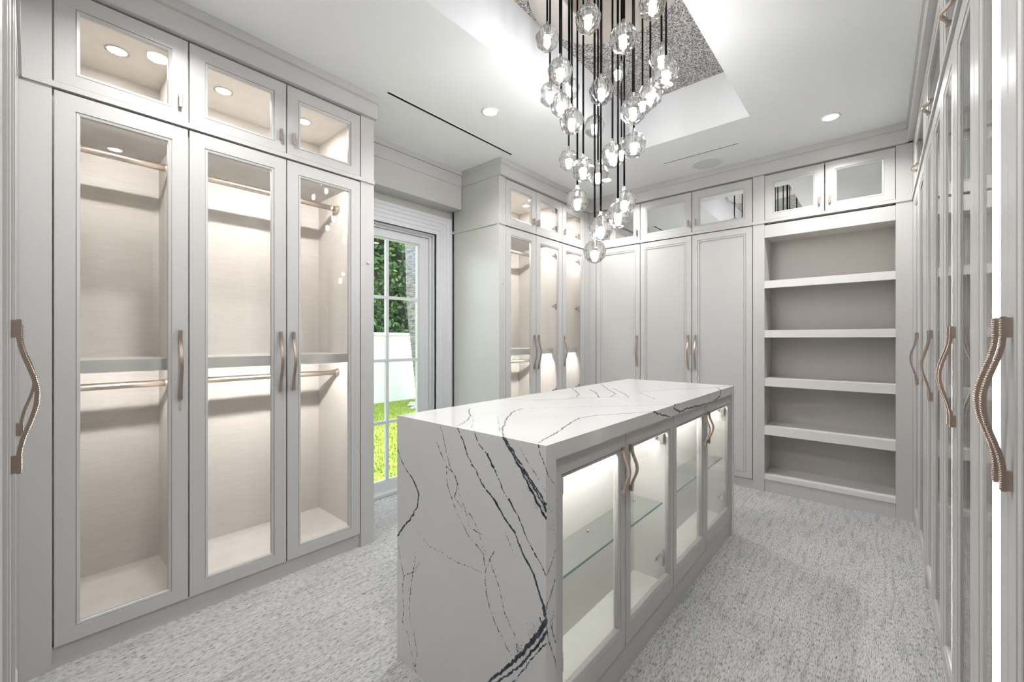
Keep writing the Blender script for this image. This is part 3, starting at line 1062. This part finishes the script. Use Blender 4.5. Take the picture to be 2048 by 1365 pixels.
for lab, x0, x1, y0, y1 in (('long black air slot in the ceiling above the window aisle', -2.243, -2.221, 1.423, 2.56), ('short black air slot in the ceiling beside the round speaker', -1.374, -.804, 3.531, 3.547)):
    t = thing('air_slot', lab, 'air vent', ((x0 + x1) / 2, (y0 + y1) / 2, ZC))
    a, b_ = (x1 - x0) / 2, (y1 - y0) / 2
    m_ = MB(); q = .0012
    m_.box(-a, -a + q, -b_, b_, 0, .069); m_.box(a - q, a, -b_, b_, 0, .069)
    m_.box(-a + q, a - q, -b_, -b_ + q, 0, .069); m_.box(-a + q, a - q, b_ - q, b_, 0, .069); m_.box(-a + q, a - q, -b_ + q, b_ - q, .066, .069)
    m_.build('slot', 'dark', t)
    f = .004
    m_ = MB()
    m_.box(-a - f, -a, -b_ - f, b_ + f, -.003, -.0005); m_.box(a, a + f, -b_ - f, b_ + f, -.003, -.0005)
    m_.box(-a, a, -b_ - f, -b_, -.003, -.0005); m_.box(-a, a, b_, b_ + f, -.003, -.0005)
    m_.build('flange', 'ceiling', t)

# ------------------------------------------------------------------ chandelier
ch = thing('chandelier', 'cascading chandelier of faceted crystal globes on black cords', 'chandelier', (CX, CY, CFZ))
MB().lathe([(.40, 0), (.40, -.028), (.396, -.034), (.001, -.034)], 96).build('canopy', 'nickel', ch)
DG = .115
prof = []
RG = DG / 2 * 1.05
tw = []
for j, la in enumerate((-78, -60, -32, 6, 40, 64, 80)):
    prof.append((RG * math.cos(R(la)), RG * 1.02 * math.sin(R(la))))
    tw.append(.5 * (j % 2) if j in (1, 5) else 0)
b = MB().lathe(prof, 19, twist=tw)
# alternate twist makes kite-like facets: split quads
b2 = MB(); b2.v = b.v
for f in b.f:
    if len(f) == 4:
        b2.f += [(f[0], f[1], f[2]), (f[0], f[2], f[3])]
    else:
        b2.f.append(f)
b2.mi = [0] * len(b2.f)
GLOBE = b2.mesh('crystal_globe', 'crystal')
CAP = MB().lathe([(.010, .050), (.0115, .054), (.0115, .066), (.0075, .068), (.0075, .082), (.003, .084)], 16).mesh('cap', 'steel', True)
BULB = MB().lathe([(.001, -.036), (.007, -.034), (.0105, -.026), (.0105, -.002), (.007, .004), (.001, .005)], 12).mesh('bulb', 'bulb', True)
SOCK = MB().lathe([(.0085, .0055), (.0095, .007), (.0095, .047), (.006, .0495)], 12).mesh('socket', 'steel', True)
PEND = [(1176.3, 38.7, 50.4), (1094.5, 76.9, 45.7), (1246.6, 77.4, 53.9), (1304.7, 9, 52), (1323, 118.4, 46.4), (1331.7, 147.7, 50), (1120, 143, 48), (1202.8, 182.8, 48), (1235, 145.3, 40), (1100, 189, 42.5),
        (1122.6, 209.8, 43), (1143.5, 242.6, 47), (1300.7, 191, 46), (1266, 221.5, 50), (1188.7, 253, 40), (1139, 178, 39), (1285, 207, 41), (1137.6, 320.8, 39), (1166.5, 339.5, 44), (1196, 350.4, 40.5), (1225, 311, 46),
        (1267.8, 290.2, 46), (1243, 305, 40), (1154.7, 402, 43), (1248.5, 405, 44.5), (1236, 431, 46.5), (1201.7, 457, 46.5), (1189.4, 503.7, 44)]
for u, v_, wpx in PEND:
    t_ = DG * FPX / wpx * 1.0
    r_ = ray(u, v_)
    # keep the cord on the canopy: slide along the line of sight
    for _ in range(60):
        x, y = r_[0] * t_, r_[1] * t_
        if math.hypot(x - CX, y - CY) < .36:
            break
        da = (x - CX) * r_[0] + (y - CY) * r_[1]
        t_ -= .01 if da > 0 else -.01
    z = CAMH + r_[2] * t_
    p = (x - CX, y - CY, z - CFZ)
    g = link('crystal_globe', GLOBE, ch, p, (0, 0, random.uniform(0, 6)))
    link('cap', CAP, g); link('bulb', BULB, g); link('socket', SOCK, g)
    MB().tube([(p[0], p[1], p[2] + .083), (p[0], p[1], -.0345)], .0052, 8).build('cord', 'black', ch, smooth=True)

# ------------------------------------------------------------------ garden behind the window
GZ = 0.0
ground = struct(box(-14, WT - .001, -8, 16, -.12, GZ - .0005).build('ground', 'lawn'), 'lawn outside the window')
n = 30000
px = rng.uniform(-7.3, -3.3, n); py = rng.uniform(1.0, 7.2, n)
ang = rng.uniform(0, 2 * PI, n); hh = rng.uniform(.018, .04, n); wd = rng.uniform(.004, .008, n); ln = rng.normal(0, .012, (n, 2))
V = np.zeros((n, 3, 3))
V[:, 0] = np.stack([px - np.cos(ang) * wd, py - np.sin(ang) * wd, np.full(n, GZ - .002)], 1)
V[:, 1] = np.stack([px + np.cos(ang) * wd, py + np.sin(ang) * wd, np.full(n, GZ - .002)], 1)
V[:, 2] = np.stack([px + ln[:, 0], py + ln[:, 1], GZ + hh], 1)


def raw_mesh(name, V, F_, m, tint):
    me = bpy.data.meshes.new(name)
    k = F_.shape[1]
    me.vertices.add(len(V)); me.vertices.foreach_set('co', V.astype(np.float32).ravel())
    me.loops.add(F_.size); me.loops.foreach_set('vertex_index', F_.astype(np.int32).ravel())
    me.polygons.add(len(F_)); me.polygons.foreach_set('loop_start', np.arange(0, F_.size, k, dtype=np.int32))
    me.update(calc_edges=True)
    a = me.attributes.new('tint', 'FLOAT', 'POINT'); a.data.foreach_set('value', tint.astype(np.float32))
    me.materials.append(M[m])
    return me


g = link('grass', raw_mesh('grass', V.reshape(-1, 3), np.arange(3 * n).reshape(-1, 3), 'grass', np.repeat(rng.uniform(0, 1, n), 3)), ground)
g['label'] = 'short green grass of the lawn'
g['kind'] = 'stuff'
gw = thing('garden_wall', 'low white stucco garden wall below the hedge', 'wall', (-7.5, 5, 0))
box(-.10, .11, -9, 9, GZ - .05, 1.335).build('wall_body', 'stucco', gw)
box(-.13, .14, -9, 9, 1.335, 1.385).build('coping', 'stucco', gw)
# hedge
hg = thing('hedge', 'dense hedge of glossy rounded leaves above the garden wall', 'hedge', (-8.2, 5, 0))
b = MB()
b.box(-.9, -.35, -4.5, 4.5, 0, 4.6)
b.build('branches', 'twig', hg)
n = 15000
yy = rng.uniform(-4.0, 4.0, n); zz = rng.uniform(1.25, 4.9, n)
bump = .20 * np.sin(yy * 3.1 + zz * 1.7) + .16 * np.sin(yy * 1.3 - zz * 4.1) + .08 * np.sin(yy * 9 + zz * 7)
xx = .12 + bump - np.abs(rng.normal(0, .20, n))
xx = np.minimum(xx, .58)
L_ = rng.uniform(.045, .085, n); Wd = L_ * rng.uniform(.34, .46, n)
nrm = rng.normal(0, .55, (n, 3)) + np.array([.75, -.1, .55]); nrm /= np.linalg.norm(nrm, axis=1)[:, None]
tmp = rng.normal(0, 1, (n, 3))
ax = np.cross(nrm, tmp); ax /= np.linalg.norm(ax, axis=1)[:, None]
bx_ = np.cross(nrm, ax)
C = np.stack([xx, yy, zz], 1)
pts = []
for a_, b_, c_ in ((-1, 0, .0), (-.3, .95, .12), (.45, .85, .12), (1, 0, .02), (.45, -.85, .12), (-.3, -.95, .12)):
    pts.append(C + ax * (a_ * L_)[:, None] + bx_ * (b_ * Wd)[:, None] + nrm * (c_ * Wd)[:, None])
V = np.stack(pts, 1).reshape(-1, 3)
i0 = np.arange(n) * 6
Fq = np.concatenate([np.stack([i0, i0 + 1, i0 + 2, i0 + 3], 1), np.stack([i0, i0 + 3, i0 + 4, i0 + 5], 1)])
lv = link('leaves', raw_mesh('leaves', V, Fq, 'leaf', np.repeat(rng.beta(1.6, 1.8, n), 6)), hg)
lv['kind'] = 'stuff'
# palm
pp = []
rad = []
q0 = at_x(842, 800, -6.75); q1 = at_x(833, 690, -6.75); q2 = at_x(827, 600, -6.75); q3 = at_x(824.5, 488, -6.75)
y3 = q3[1]
kn = [(q0[1] + .14, 0.0), (q0[1] + .02, .35), (q1[1] + .02, 1.15), (q2[1], 1.85), (q3[1], 2.75), (q3[1] - .05, 4.6)]
for k in range(0, 93):
    z = k * .05
    for (ya, za), (yb_, zb) in zip(kn[:-1], kn[1:]):
        if za <= z <= zb:
            y = ya + (yb_ - ya) * (z - za) / (zb - za)
    pp.append((0, y - q0[1], z))
    rad.append((.125 if z > .4 else .125 + .05 * (1 - z / .4)) * (1.0 + (.05 if k % 2 else -.02) + random.uniform(-.02, .02)))
pm = thing('palm_tree', 'leaning grey ringed palm trunk on the lawn', 'palm', (-6.75, q0[1], 0))
MB().tube(pp, rad, 18).build('trunk', 'bark', pm, smooth=True)
# pebbles round the palm
for k, (u, v_, r_) in enumerate([(818.5, 810.5, .042), (822, 806.5, .045), (825.5, 811, .05), (827.5, 806, .042), (832, 808.5, .05), (824.5, 816.5, .04), (831, 815, .045), (837, 806.5, .05), (838, 813.5, .042)]):
    p = at_z(u, v_, GZ + .03)
    b = MB()
    pr = [(r_ * math.cos(R(a)), r_ * .62 * math.sin(R(a))) for a in (-80, -45, -10, 25, 60, 85)]
    b.lathe([(q * .86, z) for q, z in pr], 10)
    b.v = [(x * random.uniform(.88, 1.1), y * random.uniform(.75, 1.0), z) for x, y, z in b.v]
    o = b.build('pebble', 'pebble', None, (p[0], p[1], GZ + r_ * .60), True)
    o.rotation_euler = (0, 0, random.uniform(0, 3))
    tag(o, 'white rounded pebble lying on the lawn at the foot of the palm', 'pebble', 'pebbles at the palm')
# overhang added out of view to keep the sun off the room floor
struct(box(-4.75, WX0 - .151, -4, 8, 2.95, 3.15).build('sun_blocker', 'stucco'), 'unseen white overhang added to block the sun from the window')
